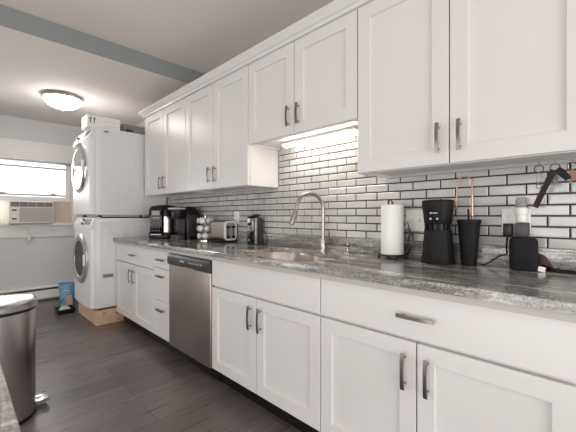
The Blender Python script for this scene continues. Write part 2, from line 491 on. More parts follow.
# light bar under the short cabinet
t = T('under_cabinet_light', 'lit white light bar under the short cabinet over the sink', 'light', (1.655, 1.40, 1.6455))
t.p('housing', MB().box(1.632, 1.085, 1.628, 1.682, 1.70, 1.6455, .003), 'white')
t.p('diffuser', MB().box(1.637, 1.095, 1.612, 1.677, 1.69, 1.6282, .006), 'led')

# ------------------------------------------------------------------ countertop with sink cut-out
ZT = .895
sink_pts = [(1.245, 1.70), (1.30, 1.755), (1.45, 1.765), (1.59, 1.735), (1.665, 1.655), (1.672, 1.55), (1.635, 1.44), (1.585, 1.34), (1.575, 1.22), (1.57, 1.14), (1.50, 1.085), (1.36, 1.075), (1.26, 1.105), (1.228, 1.20), (1.222, 1.40), (1.225, 1.60)]
sink_loop = [(v.x, v.y) for v in spline([(x, y, 0) for x, y in sink_pts], 5, True)]
def countertop():
    t = T('countertop', 'long grey streaked granite worktop along the wall', 'countertop', (1.478, 1.9, .835))
    bm = bmesh.new()
    X0, X1, Y0, Y1, z0, z1, e = 1.168, 1.7845, .045, 3.772, .872, ZT, .003
    def rect(i, z): return [(X0+i, Y0+i, z), (X1-i, Y0+i, z), (X1-i, Y1-i, z), (X0+i, Y1-i, z)]
    rings = [rect(0, z0), rect(0, z1-e), rect(e, z1)]
    V = [[bm.verts.new(p) for p in r] for r in rings]
    for a, b in zip(V, V[1:]):
        for j in range(4): bm.faces.new((a[j], a[(j+1) % 4], b[(j+1) % 4], b[j]))
    k = len(sink_loop)
    H = [[bm.verts.new((x, y, z)) for x, y in sink_loop] for z in (z0, z1)]
    for j in range(k): bm.faces.new((H[0][j], H[0][(j+1) % k], H[1][(j+1) % k], H[1][j]))
    for outer, inner in ((V[0], H[0]), (V[-1], H[1])):
        es = []
        for L in (outer, inner):
            for j in range(len(L)):
                e_ = bm.edges.get((L[j], L[(j+1) % len(L)])) or bm.edges.new((L[j], L[(j+1) % len(L)]))
                es.append(e_)
        bmesh.ops.triangle_fill(bm, use_beauty=True, use_dissolve=False, edges=es)
    m = MB(); m.bm.free(); m.bm = bm
    m.box(1.168, .045, .861, 1.205, 3.772, .8722)
    t.p('slab', m, 'granite')
    t.p('upstand', MB().box(1.7645, .045, ZT+.0002, 1.7845, 3.765, .987, .002), 'granite', label='granite upstand against the tiles')
    t.p('edge_strip', MB().box(1.178, .05, .8365, 1.2195, 1.915, .8608).box(1.178, 2.523, .8365, 1.2195, 3.768, .8608).box(1.178, 1.915, .8385, 1.2195, 2.523, .8608), 'cabin', label='pale strip under the granite edge')
countertop()

# sink
def sink():
    cx, cy = 1.44, 1.42
    t = T('kitchen_sink', 'stainless undermount sink set into the granite', 'sink', (cx, cy, .66))
    def ring(s, z): return [(cx+(x-cx)*s, cy+(y-cy)*s, z) for x, y in sink_loop]
    m = MB()
    m.loft([ring(1.05, .8715), ring(1.012, .8715), ring(1.005, .868), ring(.995, .73), ring(.97, .685), ring(.90, .668), ring(.3, .664)], cap=False)
    R = [ring(.3, .664), ring(.10, .663)]
    m.loft(R, cap=False)
    # outside shell gives the bowl its thickness
    m.loft([ring(.10, .660), ring(.91, .663), ring(.985, .68), ring(1.01, .72), ring(1.02, .865), ring(1.05, .8675), ring(1.05, .8715)], cap=False)
    t.p('basin', m, 'sinksteel', ang=50)
    t.p('drain', MB().lathe([(.008, .001), (.03, .001), (.036, .006), (.042, .006), (.045, .003), (.045, -.004)], (cx, cy, .664), 24), 'chrome')
sink()

# faucet
def faucet():
    bx, by = 1.712, 1.385
    t = T('kitchen_faucet', 'brushed nickel gooseneck faucet behind the sink', 'faucet', (bx, by, ZT))
    t.p('base', MB().lathe([(.027, .0003), (.027, .006), (.0225, .010), (.0215, .075), (.0195, .082)], (bx, by, ZT), 24), 'nickel')
    d = Vector((-.19, .055, 0)); L = d.length; d.normalize()
    pts = [(0, .08), (0, .20)]
    R = .102; zc = .270
    for i in range(0, 15):
        a = PI*(1-i/14)
        pts.append((R+R*math.cos(a), zc+R*math.sin(a)*1.05))
    path = spline([(bx+d.x*u, by+d.y*u, ZT+h) for u, h in pts], 3)
    t.p('spout', MB().tube(path, .0112, 14), 'nickel')
    end = path[-1]; dirv = (path[-1]-path[-3]).normalized()
    u2 = Vector((end.x, end.y, end.z))
    e2 = u2+(dirv+d*.34).normalized()*.098
    sp = t.p('spray_head', MB().tube([u2-dirv*.002, u2+(e2-u2)*.2, u2+(e2-u2)*.75, e2], [.0125, .0160, .0190, .0182], 16), 'nickel')
    hb = Vector((bx, by-.019, ZT+.055))
    h = t.p('handle', MB().cyl(hb, hb+Vector((0, -.026, 0)), .0145, n=16).tube([hb+Vector((0, -.02, 0)), hb+Vector((-.008, -.032, .03)), hb+Vector((-.012, -.040, .075))], [.009, .0075, .006], 10), 'nickel')
faucet()
t = T('soap_dispenser', 'small nickel soap pump on the granite right of the faucet', 'soap dispenser', (1.725, 1.20, ZT))
t.p('base', MB().lathe([(.024, .0003), (.024, .004), (.018, .008), (.011, .010)], (1.725, 1.20, ZT), 20), 'nickel')
t.p('stem', MB().lathe([(.010, .0095), (.009, .035), (.0125, .040), (.0125, .055), (.008, .06)], (1.725, 1.20, ZT), 16), 'nickel')
t.p('nozzle', MB().tube([(1.725, 1.20, ZT+.05), (1.70, 1.205, ZT+.055), (1.675, 1.21, ZT+.048)], [.006, .0055, .004], 10), 'nickel')

# ------------------------------------------------------------------ dishwasher
def dishwasher():
    y0, y1 = Yb[3]+.003, Yb[2]-.003; ym = (y0+y1)/2
    t = T('dishwasher', 'stainless dishwasher with a dark control panel between white cabinets', 'dishwasher', (1.49, ym, 0))
    t.p('tub', MB().box(1.222, y0+.004, .105, 1.755, y1-.004, .832), 'dgrey')
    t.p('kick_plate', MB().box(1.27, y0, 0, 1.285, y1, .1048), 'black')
    t.p('door', MB().box(1.190, y0, .112, 1.221, y1, .744, .005), 'steelv')
    prof = [(1.221, .746), (1.186, .746), (1.176, .756), (1.174, .785), (1.178, .815), (1.190, .832), (1.221, .834)]
    pn = t.p('control_panel', MB().prism(prof, 'y', y0, y1), 'dpanel')
    t.p('grip_lip', MB().box(1.1795, ym-.09, .744, 1.19, ym+.05, .7515, .002), 'silver', pn)
    m = MB()
    for i in range(6):
        yy = ym-.04-i*.034; m.box(1.1728, yy-.009, .786, 1.176, yy+.009, .791)
        m.box(1.1735, yy-.003, .797, 1.178, yy+.003, .800)
    t.p('button_row', m, 'lightink', pn)
    m = MB()
    for i in range(5): m.box(1.1728, ym+.03+i*.013, .786, 1.176, ym+.04+i*.013, .796-(i % 2)*.003)
    t.p('brand_mark', m, 'lightink', pn)
dishwasher()

# ------------------------------------------------------------------ stacked laundry
def laundry(name, label, z0, z1, dryer):
    y0, y1 = 3.782, 4.468; ym = (y0+y1)/2
    t = T(name, label, 'washing machine' if not dryer else 'dryer', (1.37, ym, z0), 'stacked laundry machines')
    zb = z0+.02
    b = MB(); b.box(1.002, y0, zb, 1.76, y1, z1, .012)
    t.p('body', b, 'appl')
    for x in (1.06, 1.70):
        for y in (y0+.06, y1-.06):
            t.p('foot', MB().lathe([(.022, 0.0003), (.022, .012), (.012, .014), (.012, .0205)], (x, y, z0), 14), 'black')
    # bowed front panel
    F = .955 if dryer else .968
    fp = [(1.003, y0+.003), (F+.03, y0+.003), (F+.012, y0+.008)]
    for i in range(13):
        a = -1+2*i/12; fp.append((F-.012*(1-a*a), ym+a*(.343-.018)))
    fp += [(F+.012, y1-.008), (F+.03, y1-.003), (1.003, y1-.003)]
    zt = z1-.115
    t.p('front_panel', MB().prism(fp, 'z', zb+.01, zt), 'appl')
    # sloped console
    pr = [(1.003, zt), (F-.006, zt), (F-.008, zt+.02), (1.0, z1+.004), (1.05, z1+.010), (1.05, z1-.002), (1.003, z1-.002)]
    co = t.p('console', MB().prism(pr, 'y', y0+.004, y1-.004), 'appl')
    dx = 1.0-F+.008; nx = Vector((-(z1-zt-.016), 0, dx)).normalized()
    def on(y, f): return Vector((F-.008+dx*f, y, zt+.02+(z1-zt-.016)*f))
    m = MB()
    a, b2 = on(0, .25), on(0, .85)
    for (ya, yb) in ((y0+.08, y0+.25),):
        q = [Vector((a.x, ya, a.z)), Vector((a.x, yb, a.z)), Vector((b2.x, yb, b2.z)), Vector((b2.x, ya, b2.z))]
        m.loft([[p-nx*.001 for p in q], [p+nx*.0025 for p in q]])
    t.p('display', m, 'dgrey', co)
    for yk in ((ym+.10,) if dryer else (ym-.02,)):
        c = on(yk, .5)
        t.p('knob', MB().cyl(c-nx*.001, c+nx*.028, .036, .032, 24), 'chrome' if dryer else 'silver', co)
    if not dryer:
        m = MB(); c0, c1 = on(0, .2), on(0, .9)
        q = [Vector((c0.x, ym+.12, c0.z)), Vector((c0.x, y1-.03, c0.z)), Vector((c1.x, y1-.03, c1.z)), Vector((c1.x, ym+.12, c1.z))]
        m.loft([[p-nx*.001 for p in q], [p+nx*.006 for p in q]])
        t.p('detergent_drawer', m, 'white', co)
    # porthole
    zc = 1.645 if dryer else .668
    R = .27; c = (F-.005, ym, zc)
    ring = MB().lathe([(R, .014), (R, -.012), (R-.018, -.030), (R-.045, -.036), (R-.075, -.026), (R-.085, -.004)], c, 48, 'x', cap=False)
    dr = t.p('door', ring, 'chrome' if dryer else 'silver', label='chrome ringed porthole door' if dryer else 'silver ringed porthole door')
    t.p('door_glass', MB().lathe([(.001, -.018 if not dryer else -.022), (R-.15, -.018 if not dryer else -.024), (R-.10, -.0185), (R-.078, -.0215)], c, 40, 'x', cap=False), 'drumg' if dryer else 'drum', dr)
    hy = ym-R+.028
    t.p('handle', MB().box(F-.05, hy-.018, zc-.055, F-.033, hy+.022, zc+.055, .006), 'white', dr)
    # pressed side panel
    sp = MB()
    sp.box(1.045, y0-.0025, zb+.03, 1.74, y0+.001, z1-.04, .002, 1)
    if dryer:
        for x in (1.12, 1.22, 1.32, 1.40, 1.48, 1.56, 1.66): sp.box(x-.006, y0-.0036, zb+.10, x+.006, y0, z1-.10, .001, 1)
    else:
        sp.box(1.10, y0-.0055, zb+.60, 1.30, y0, zb+.84, .003, 1); sp.box(1.36, y0-.0055, zb+.60, 1.66, y0, zb+.84, .003, 1)
    t.p('side_panel', sp, 'appl')
    if dryer:
        m = MB()
        for i in range(5): m.box(1.085+i*.009, y0-.004, z1-.036, 1.0925+i*.009, y0+.001, z1-.022-(i % 2)*.003)
        t.p('brand_mark', m, 'ink')
        t.p('lid', MB().box(.985, y0-.003, z1-.016, 1.762, y1+.003, z1+.006, .005), 'appl')
    else:
        t.p('recessed_grip', MB().box(1.072, y0-.0065, .485, 1.172, y0+.0, .520, .006), 'grey')
        t.p('stacking_frame', MB().box(1.01, y0+.006, z1, 1.75, y1-.006, z1+.0095), 'black')
laundry('washing_machine', 'white front-loading washer at the bottom of the stack', .150, 1.105, False)
laundry('tumble_dryer', 'white dryer stacked on top of the washer', 1.1148, 2.032, True)
t = T('wooden_plinth', 'bare wooden plinth on the floor under the washer', 'plinth', (1.37, 4.125, 0))
t.p('side_board', MB().box(1.012, 3.781, 0, 1.75, 3.803, .1495, .002, 1), 'ply')
t.p('front_board', MB().box(1.012, 3.8035, 0, 1.034, 4.47, .1495, .002, 1), 'ply')
t.p('top_board', MB().box(1.0345, 3.8035, .13, 1.75, 4.47, .1495, .002, 1), 'ply')
t.p('back_board', MB().box(1.0345, 4.448, 0, 1.75, 4.47, .1295), 'ply')

# box and containers on the dryer
ZD = 2.0385
t = T('cardboard_box', 'white cardboard box printed with two arrows on top of the dryer', 'box', (1.145, 3.93, ZD))
t.p('carton', MB().box(.945, 3.835, ZD, 1.258, 4.05, ZD+.128, .002, 1), 'card')
for x in (.975, 1.010):
    z = ZD+.045
    t.p('printed_arrow', MB().prism([(x-.004, z), (x+.004, z), (x+.004, z+.04), (x+.012, z+.04), (x, z+.062), (x-.012, z+.04), (x-.004, z+.04)], 'y', 3.8338, 3.8352), 'ink')
m = MB(); cx = 1.155
for i in range(9):
    a = PI*(.1+.8*i/8); m.box(cx+.045*math.cos(a)-.006, 3.8338, ZD+.055+.032*math.sin(a)-.003, cx+.045*math.cos(a)+.006, 3.8352, ZD+.055+.032*math.sin(a)+.003)
t.p('printed_label', m, 'lightink'); m = MB()
for i in range(8): m.box(cx-.055+i*.014, 3.8338, ZD+.028, cx-.045+i*.014, 3.8352, ZD+.036)
t.p('printed_text', m, 'lightink')
t = T('food_container', 'low clear plastic container beside the white box on the dryer', 'container', (1.46, 3.93, ZD))
m = MB(); A = rrect(1.300, 3.84, 1.600, 4.02, .02); B = rrect(1.290, 3.83, 1.610, 4.03, .02); B2 = rrect(1.293, 3.833, 1.607, 4.027, .02); A2 = rrect(1.305, 3.845, 1.595, 4.015, .02)
m.loft([[(x, y, ZD+.0005) for x, y in A], [(x, y, ZD+.085) for x, y in B], [(x, y, ZD+.085) for x, y in B2], [(x, y, ZD+.004) for x, y in A2]])
t.p('tub', m, 'clear')
t.p('lid', MB().loft([[(x, y, z) for x, y in rrect(1.287, 3.827, 1.613, 4.033, .022)] for z in (ZD+.0855, ZD+.097)]), 'red', label='muted red lid')
t.p('label_strip', MB().box(1.315, 3.8215, ZD+.018, 1.385, 3.8345, ZD+.038), 'black')

# ------------------------------------------------------------------ ceiling lamp
lx, ly = .805, 4.195
t = T('ceiling_lamp', 'lit round glass bowl lamp with a nickel rim on the ceiling', 'lamp', (lx, ly, ZL))
t.p('rim', MB().lathe([(.05, -.0005), (.16, -.0005), (.182, -.012), (.184, -.030), (.174, -.038), (.168, -.034)], (lx, ly, ZL), 48), 'nickel')
t.p('glass_bowl', MB().lathe([(.172, -.0345)]+[(.172*math.cos(a), -.0345-.098*math.sin(a)) for a in [PI/2*i/10 for i in range(1, 10)]]+[(.004, -.1325)], (lx, ly, ZL), 48), 'lampglass')
t.p('finial', MB().lathe([(.020, -.131), (.021, -.140), (.010, -.146), (.012, -.155), (.003, -.164)], (lx, ly, ZL), 16), 'nickel')

# ------------------------------------------------------------------ air conditioner in the window
def aircon():
    x0, x1, z0, z1, yf = .470, .925, 1.0285, 1.318, 5.375
    t = T('air_conditioner', 'white window air conditioner with tan side panels in the far window', 'air conditioner', (.7, 5.5, 1.0185))
    t.p('body', MB().box(x0+.006, yf+.03, z0, x1-.006, 5.80, z1-.003, .004), 'acw')
    fr = t.p('front_cover', MB().box(x0, yf, z0, x1, yf+.0295, z1, .008), 'acw')
    v = t.p('air_outlet', MB().box(x0+.012, yf-.002, 1.243, x1-.012, yf+.004, 1.303), 'slot', fr)
    m = MB()
    for i in range(6):
        x = x0+.012+(x1-x0-.024)*i/5; m.box(x-.003, yf-.004, 1.243, x+.003, yf-.001, 1.303)
    for i in range(5): m.box(x0+.012, yf-.0035, 1.249+.012*i, x1-.012, yf-.0015, 1.252+.012*i)
    t.p('louvre', m, 'acg', fr)
    m = MB(); m.box(x0+.098, yf-.002, 1.05, x1-.012, yf+.003, 1.232)
    for i in range(16): m.box(x0+.10, yf-.004, 1.054+i*.0112, x1-.014, yf-.0015, 1.059+i*.0112)
    t.p('intake_grille', m, 'acg', fr)
    for z in (1.20, 1.09):
        t.p('control_button', MB().box(x0+.022, yf-.006, z-.008, x0+.070, yf+.001, z+.008, .002), 'black', fr)
    for (a, b, mm, lb) in ((x1-.0055, 1.148, 'tan', 'tan accordion side panel'), (WX0+.002, x0+.0055, 'littan', 'translucent accordion side panel with sunlight put into its paler colour')):
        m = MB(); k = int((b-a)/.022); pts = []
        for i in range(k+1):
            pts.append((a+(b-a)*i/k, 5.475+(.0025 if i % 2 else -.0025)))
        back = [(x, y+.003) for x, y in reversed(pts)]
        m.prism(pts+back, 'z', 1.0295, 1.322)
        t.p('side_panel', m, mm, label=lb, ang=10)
        t.p('panel_track', MB().box(a, 5.466, 1.0186, b, 5.488, 1.0293), 'acw')
        t.p('panel_track', MB().box(a, 5.466, 1.3225, b, 5.488, 1.3245), 'acw')
    P = [(.476, 5.42, 1.032), (.468, 5.40, 1.022), (.50, 5.425, 1.012), (.58, 5.437, .995), (.64, 5.44, .96), (.665, 5.455, .91), (.672, 5.465, .87), (.68, 5.462, .86), (.70, 5.462, .885), (.74, 5.455, .91), (.86, 5.445, .93), (1.0, 5.445, .955), (1.10, 5.445, .985), (1.2, 5.47, .99), (1.30, 5.485, .93)]
    cd = t.p('power_cord', MB().tube(spline(P, 6), .0055, 8), 'acw')
    t.p('inline_switch', MB().box(.655, 5.445, .80, .695, 5.475, .865, .006), 'acw', cd)
aircon()

# baseboard heater
t = T('baseboard_heater', 'long white baseboard heater along the floor under the window', 'heater', (-.2, 5.46, 0))
yh = 5.43
t.p('cover', MB().prism([(5.498, .19), (5.45, .19), (yh, .172), (yh, .166), (5.447, .183), (5.49, .183), (5.49, .03), (5.498, .03)], 'x', -1.85, 1.62), 'trimw')
t.p('front_panel', MB().box(yh, -1.85, 0, yh+.004, 1.62, .1).xf(Matrix()) if False else MB().box(-1.85, yh, .028, 1.62, yh+.006, .135, .002, 1), 'trimw')
t.p('heating_fins', MB().box(-1.82, yh+.012, .05, 1.6, 5.488, .15), 'dgrey')
t.p('end_cap', MB().box(1.6205, yh-.004, .015, 1.68, 5.498, .195, .004), 'trimw')
for x in (-1.6, -.4, .5, 1.5): t.p('bracket', MB().box(x-.01, yh+.008, 0, x+.01, 5.489, .049), 'trimw')

# things on the floor by the washer
t = T('plastic_bucket', 'blue plastic bucket on the floor in front of the heater', 'bucket', (.985, 4.85, 0))
c = (.985, 4.85, 0)
t.p('tub', MB().lathe([(.001, .0005), (.075, .0005), (.080, .006), (.098, .275), (.104, .278), (.104, .294), (.097, .294), (.094, .27), (.076, .012), (.001, .010)], c, 32, cap=False), 'blue')
t.p('handle', MB().tube([(c[0]+.106*math.cos(a), c[1]+.106*math.sin(a), .268-.05*math.sin(a-PI)) for a in [PI+PI*i/14 for i in range(15)]], .003, 8), 'chrome')
t = T('small_box', 'small tan cardboard box beside the blue bucket', 'box', (.985, 4.74, 0))
t.p('carton', MB().box(.94, 4.695, 0, 1.0, 4.74, .165, .002, 1), 'box')
t.p('flap', MB().box(.94, 4.695, .1652, .968, 4.74, .1675), 'box')
t = T('boot_tray', 'low black tray on the floor against the wooden plinth', 'tray', (.91, 4.60, 0))
m = MB(); A = rrect(.82, 4.50, .985, 4.685, .02); B = rrect(.812, 4.492, .988, 4.693, .022); B2 = rrect(.818, 4.498, .982, 4.687, .02); A2 = rrect(.826, 4.506, .98, 4.679, .02)
m.loft([[(x, y, .0005) for x, y in A], [(x, y, .05) for x, y in B], [(x, y, .05) for x, y in B2], [(x, y, .006) for x, y in A2]])
t.p('tub', m, 'black'); t.p('rim', MB().tube([(x, y, .05) for x, y in B], .0035, 6, True), 'black')
tag(MB().loft([[(x, y, z) for x, y in spline_pts] for z, spline_pts in ((.0065, rrect(.84, 4.52, .965, 4.66, .03)), (.045, rrect(.848, 4.53, .955, 4.65, .03)), (.075, rrect(.865, 4.55, .93, 4.62, .02)))]).build('folded_cloth', 'rag'), 'pale grey cloth lying in the low black tray', 'cloth')
t = T('scrub_brush', 'green scrub brush lying on the cloth behind the black tray', 'brush', (.9, 4.73, 0))
t.p('handle', MB().tube([(.858, 4.725, .032), (.87, 4.725, .06), (.89, 4.722, .11), (.915, 4.72, .13)], [.012, .012, .011, .009], 10), 'green')
t.p('head', MB().box(.832, 4.70, .018, .89, 4.75, .038, .006), 'green'); t.p('bristles', MB().box(.838, 4.706, .0005, .884, 4.744, .0178), 'green')

# ------------------------------------------------------------------ step bin
def bin_():
    yc, a, xf, xb = 2.452, .205, .335, .02
    t = T('trash_can', 'stainless steel step trash can at the left edge of the floor', 'trash can', ((xf+xb)/2, yc, 0))
    def D(s, z, k=28):
        out = []
        cx = xb+.075
        for i in range(k+1):
            th = -PI/2+PI*i/k
            cc, ss = math.cos(th), math.sin(th)
            out.append((cx+(xf-cx)*s*abs(cc)**.8, yc+a*s*math.copysign(abs(ss)**.8, ss), z))
        out += [(xb+(1-s)*.1, yc+a*s*.93, z), (xb+(1-s)*.1, yc-a*s*.93, z)]
        return out
    t.p('body', MB().loft([D(.985, .022), D(.985, .60)]), 'steel')
    t.p('base_ring', MB().loft([D(.99, .0005), D(.995, .004), D(.995, .02), D(.98, .0218)]), 'black')
    t.p('lid_collar', MB().loft([D(.97, .6003), D(.985, .604), D(.985, .612)]), 'black')
    t.p('lid', MB().loft([D(1.0, .6125), D(1.02, .617), D(1.02, .640), D(1.0, .650), D(.95, .655), D(.90, .650), D(.6, .652), D(.2, .653)]), 'lid')
    t.p('pedal', MB().box(.325, yc-.04, .022, .395, yc+.055, .052, .010), 'chrome')
bin_()

# ------------------------------------------------------------------ island corner at the left
t = T('kitchen_island', 'pale granite topped island at the bottom left corner', 'island', (-.4, .3, 0))
t.p('top', MB().box(-.85, -.6, .853, .05, 1.05, .895, .004), 'granite2')
t.p('apron', MB().box(-.78, -.53, .77, -.03, .97, .8528), 'cab')
for x in (-.74, -.07):  # unseen underside: open legs instead of a solid body, so fill light passes
    for y in (-.49, .93): t.p('leg', MB().box(x-.035, y-.035, 0, x+.035, y+.035, .7698, .004), 'cab')

# ------------------------------------------------------------------ countertop appliances
ZC = ZT+.0004
def local(t, ang):
    """matrix for pieces drawn with front facing -X at the origin, turned by ang about z and set on the thing's base"""
    return Matrix.Translation(t.loc) @ Matrix.Rotation(ang, 4, 'Z')
def aircooker():
    t = T('pressure_cooker', 'black and steel electric pressure cooker leftmost on the counter, beside the dryer', 'cooker', (1.575, 3.435, ZC))
    L = local(t, math.radians(38))
    t.p('base', MB().lathe([(.14, 0), (.158, .006), (.160, .05), (.155, .062)], (0, 0, 0), 40).xf(L), 'black')
    t.p('steel_band', MB().lathe([(.153, .0622), (.153, .225)], (0, 0, 0), 40).xf(L), 'steel')
    t.p('collar', MB().lathe([(.155, .2252), (.160, .232), (.160, .262), (.155, .268)], (0, 0, 0), 40).xf(L), 'black')
    t.p('lid', MB().lathe([(.156, .2682), (.158, .285), (.148, .315), (.110, .338), (.05, .345), (.001, .345)], (0, 0, 0), 40).xf(L), 'black')
    pn = t.p('control_panel', MB().prism([(-.10, .03), (-.172, .03), (-.182, .05), (-.186, .22), (-.176, .295), (-.155, .33), (-.10, .335)], 'y', -.062, .062).xf(L), 'blackg')
    t.p('display', MB().box(-.189, -.044, .235, -.175, .044, .285, .002).xf(L), 'display', pn)
    t.p('badge_strip', MB().box(-.1885, -.045, .205, -.18, .03, .215).xf(L), 'display', pn)
    m = MB()
    for i in range(4):
        for j in range(3):
            m.box(-.1885, -.045+j*.034, .075+i*.031, -.18, -.023+j*.034, .089+i*.031)
    t.p('keypad', m.xf(L), 'dgrey', pn)
    t.p('front_trim', MB().box(-.1875, -.057, .034, -.17, .057, .048, .002).xf(L), 'silver', pn)
aircooker()

def podmachine():
    t = T('coffee_maker', 'black pod coffee maker with a silver handle between the cooker and the pods', 'coffee maker', (1.612, 3.055, ZC))
    L = local(t, math.radians(4)) @ Matrix.Diagonal((.80, .95, 1, 1))
    def sec(x0, x1, hw, r, z): return [(x, y, z) for x, y in rrect(x0, -hw, x1, hw, r, 5)]
    # water tank and rear body with domed top
    t.p('body', MB().loft([sec(-.04, .155, .105, .03, 0), sec(-.05, .155, .110, .03, .15), sec(-.055, .150, .110, .04, .235), sec(-.04, .135, .10, .05, .285), sec(0.0, .10, .07, .034, .317), sec(.03, .07, .03, .014, .323)]).xf(L), 'black')
    t.p('brew_head', MB().loft([sec(-.155, -.02, .062, .04, .205), sec(-.165, -.02, .072, .045, .225), sec(-.165, -.02, .075, .045, .285), sec(-.14, -.02, .066, .045, .295)]).xf(L), 'black')
    t.p('handle', MB().box(-.186, -.074, .292, -.05, .074, .310, .008).xf(L), 'silverp', label='silver lift handle')
    t.p('drip_tray', MB().loft([sec(-.165, -.045, .07, .03, 0), sec(-.165, -.045, .07, .03, .045)]).xf(L), 'dgrey')
    t.p('cup_recess', MB().box(-.066, -.07, .046, -.0555, .07, .204, .004).xf(L), 'dpanel')
    t.p('water_tank', MB().box(-.048, -.118, .03, .10, -.1135, .24, .004).xf(L), 'dpanel')
    t.p('button', MB().lathe([(.012, 0), (.012, -.004)], (-.164, .0, .25), 14, 'x').xf(L), 'grey')
podmachine()

def carousel():
    cx, cy = 1.648, 2.742
    t = T('pod_carousel', 'chrome wire carousel of coffee pods left of the toaster', 'carousel', (cx, cy, ZC))
    t.p('base', MB().lathe([(.062, 0), (.062, .006), (.02, .010), (.005, .012)], (cx, cy, ZC), 28), 'chrome')
    t.p('pole', MB().cyl((cx, cy, ZC+.011), (cx, cy, ZC+.235), .004, n=10).sphere((cx, cy, ZC+.24), .009), 'chrome')
    zs = [ZC+.045, ZC+.115, ZC+.187]
    for z in zs:
        m = MB()
        for r, dz in ((.066, -.029), (.056, .029)):
            m.tube([(cx+r*math.cos(a), cy+r*math.sin(a), z+dz) for a in [2*PI*i/28 for i in range(28)]], .0016, 6, True)
        for i in range(6):
            a = 2*PI*i/6+.5; m.cyl((cx, cy, z-.029), (cx+.066*math.cos(a), cy+.066*math.sin(a), z-.029), .0014, n=6)
        t.p('wire_tier', m, 'chrome')
    first = None
    for k, (z, nm) in enumerate(zip(zs, ('bottom', 'middle', 'top'))):
        for i in range(6):
            a = 2*PI*i/6 + k*.3
            lab = 'small foil-lidded coffee pod in the %s tier of the carousel' % nm; grp = 'coffee pods in the %s tier' % nm
            loc = (cx+.047*math.cos(a), cy+.047*math.sin(a), z)
            if first is None:
                q = T('coffee_pod', lab, 'coffee pod', (0, 0, 0), grp)
                q.p('cup', MB().lathe([(.001, -.025), (.0155, -.025), (.018, -.021), (.0235, .020), (.0275, .0215)], (0, 0, 0), 18, 'x', cap=False), 'white')
                q.p('lid', MB().lathe([(.0275, .0217), (.027, .0232), (.014, .029), (.001, .031)], (0, 0, 0), 18, 'x'), 'foil')
                first = q.o; first.location = loc; first.rotation_euler.z = a
            else:
                r = dup(first, loc, lab, a, grp)
carousel()

def toaster():
    x0, x1, y0, y1, z0 = 1.628, 1.758, 2.398, 2.625, ZC
    t = T('toaster', 'brushed steel two-slot toaster between the pod carousel and the can opener', 'toaster', ((x0+x1)/2, (y0+y1)/2, z0))
    pr = []
    for x, z in rrect(x0, z0+.018, x1, z0+.188, .035, 6): pr.append((x, z))
    t.p('shell', MB().prism(pr, 'y', y0+.012, y1-.012), 'steelv')
    t.p('base', MB().box(x0-.003, y0, z0+.004, x1+.003, y1, z0+.0175, .004), 'black')
    pf = [(x, z) for x, z in rrect(x0+.002, z0+.018, x1-.002, z0+.186, .03, 6)]
    pi = [(x, z) for x, z in rrect(x0+.016, z0+.03, x1-.016, z0+.172, .02, 6)]
    ep = MB().loft([[(x, y0+.0119, z) for x, z in pf], [(x, y0-.002, z) for x, z in pf], [(x, y0-.002, z) for x, z in pi], [(x, y0+.006, z) for x, z in pi]])
    e = t.p('end_frame', ep, 'white', label='pale framed control end')
    t.p('control_panel', MB().prism(pi, 'y', y0+.0035, y0+.0058), 'silver', e)
    for s in (-.028, .028):
        xm = (x0+x1)/2+s
        t.p('lever_slot', MB().box(xm-.004, y0+.001, z0+.06, xm+.004, y0+.0034, z0+.15), 'black', e)
        t.p('lever', MB().box(xm-.017, y0-.014, z0+.125, xm+.017, y0+.004, z0+.140, .004), 'black', e)
        t.p('dial', MB().lathe([(.013, 0), (.012, -.014), (.004, -.015)], (xm, y0+.005, z0+.048), 16, 'y'), 'black', e)
    t.p('rear_cap', MB().prism(pf, 'y', y1-.0119, y1-.002), 'black')
    for s in (-.03, .03):
        xm = (x0+x1)/2+s; t.p('bread_slot', MB().box(xm-.014, y0+.035, z0+.1875, xm+.014, y1-.035, z0+.1895), 'black')
toaster()

def canopener():
    x0, x1, y0, y1, z0 = 1.672, 1.752, 2.035, 2.145, ZC
    t = T('can_opener', 'upright black and chrome electric can opener left of the sink', 'can opener', ((x0+x1)/2, (y0+y1)/2, z0))
    arc = [(x0+.008, 0), (x1, 0), (x1, .185)]
    for i in range(9):
        a = PI/2*i/8; arc.append((x0+.02+(x1-x0-.02)*math.cos(a), .185+.042*math.sin(a)))
    arc.append((x0+.008, .222))
    t.p('housing', MB().prism([(x, z0+z) for x, z in arc], 'y', y0+.010, y1), 'black')
    t.p('side_cover', MB().prism([(x, z0+z) for x, z in arc if x > x0+.018]+[(x0+.018, z0+.222), (x0+.018, z0)], 'y', y0, y0+.0098), 'dpanel')
    t.p('side_trim', MB().box(x0-.002, y0-.002, z0+.004, x0+.017, y0+.0098, z0+.214, .003), 'silver', label='bright edge trim')
    t.p('face_plate', MB().box(x0-.004, y0+.022, z0+.105, x0+.0078, y1-.006, z0+.212, .003), 'steel')
    t.p('lower_face', MB().box(x0-.002, y0+.022, z0+.012, x0+.0078, y1-.006, z0+.104, .003), 'blackg')
    t.p('lever', MB().prism([(x0-.012, z0+.225), (x0+.05, z0+.245), (x1-.01, z0+.236), (x1-.012, z0+.2295), (x0+.045, z0+.2365), (x0-.008, z0+.218)], 'y', y0+.03, y1-.03), 'black')
    t.p('cutter', MB().lathe([(.011, 0), (.011, -.016), (.005, -.02)], (x0-.004, (y0+y1)/2+.01, z0+.165), 14, 'x'), 'black')
    t.p('power_cord', MB().tube(spline([(x1-.01, y0+.005, z0+.11), (x1, y0-.022, z0+.10), (x1-.002, y0-.05, z0+.05), (x1-.004, y0-.045, z0+.006), (x1-.004, y0-.02, z0+.0035), (x1-.01, y0+.005, z0+.0035)], 6), .003, 8), 'black')
canopener()

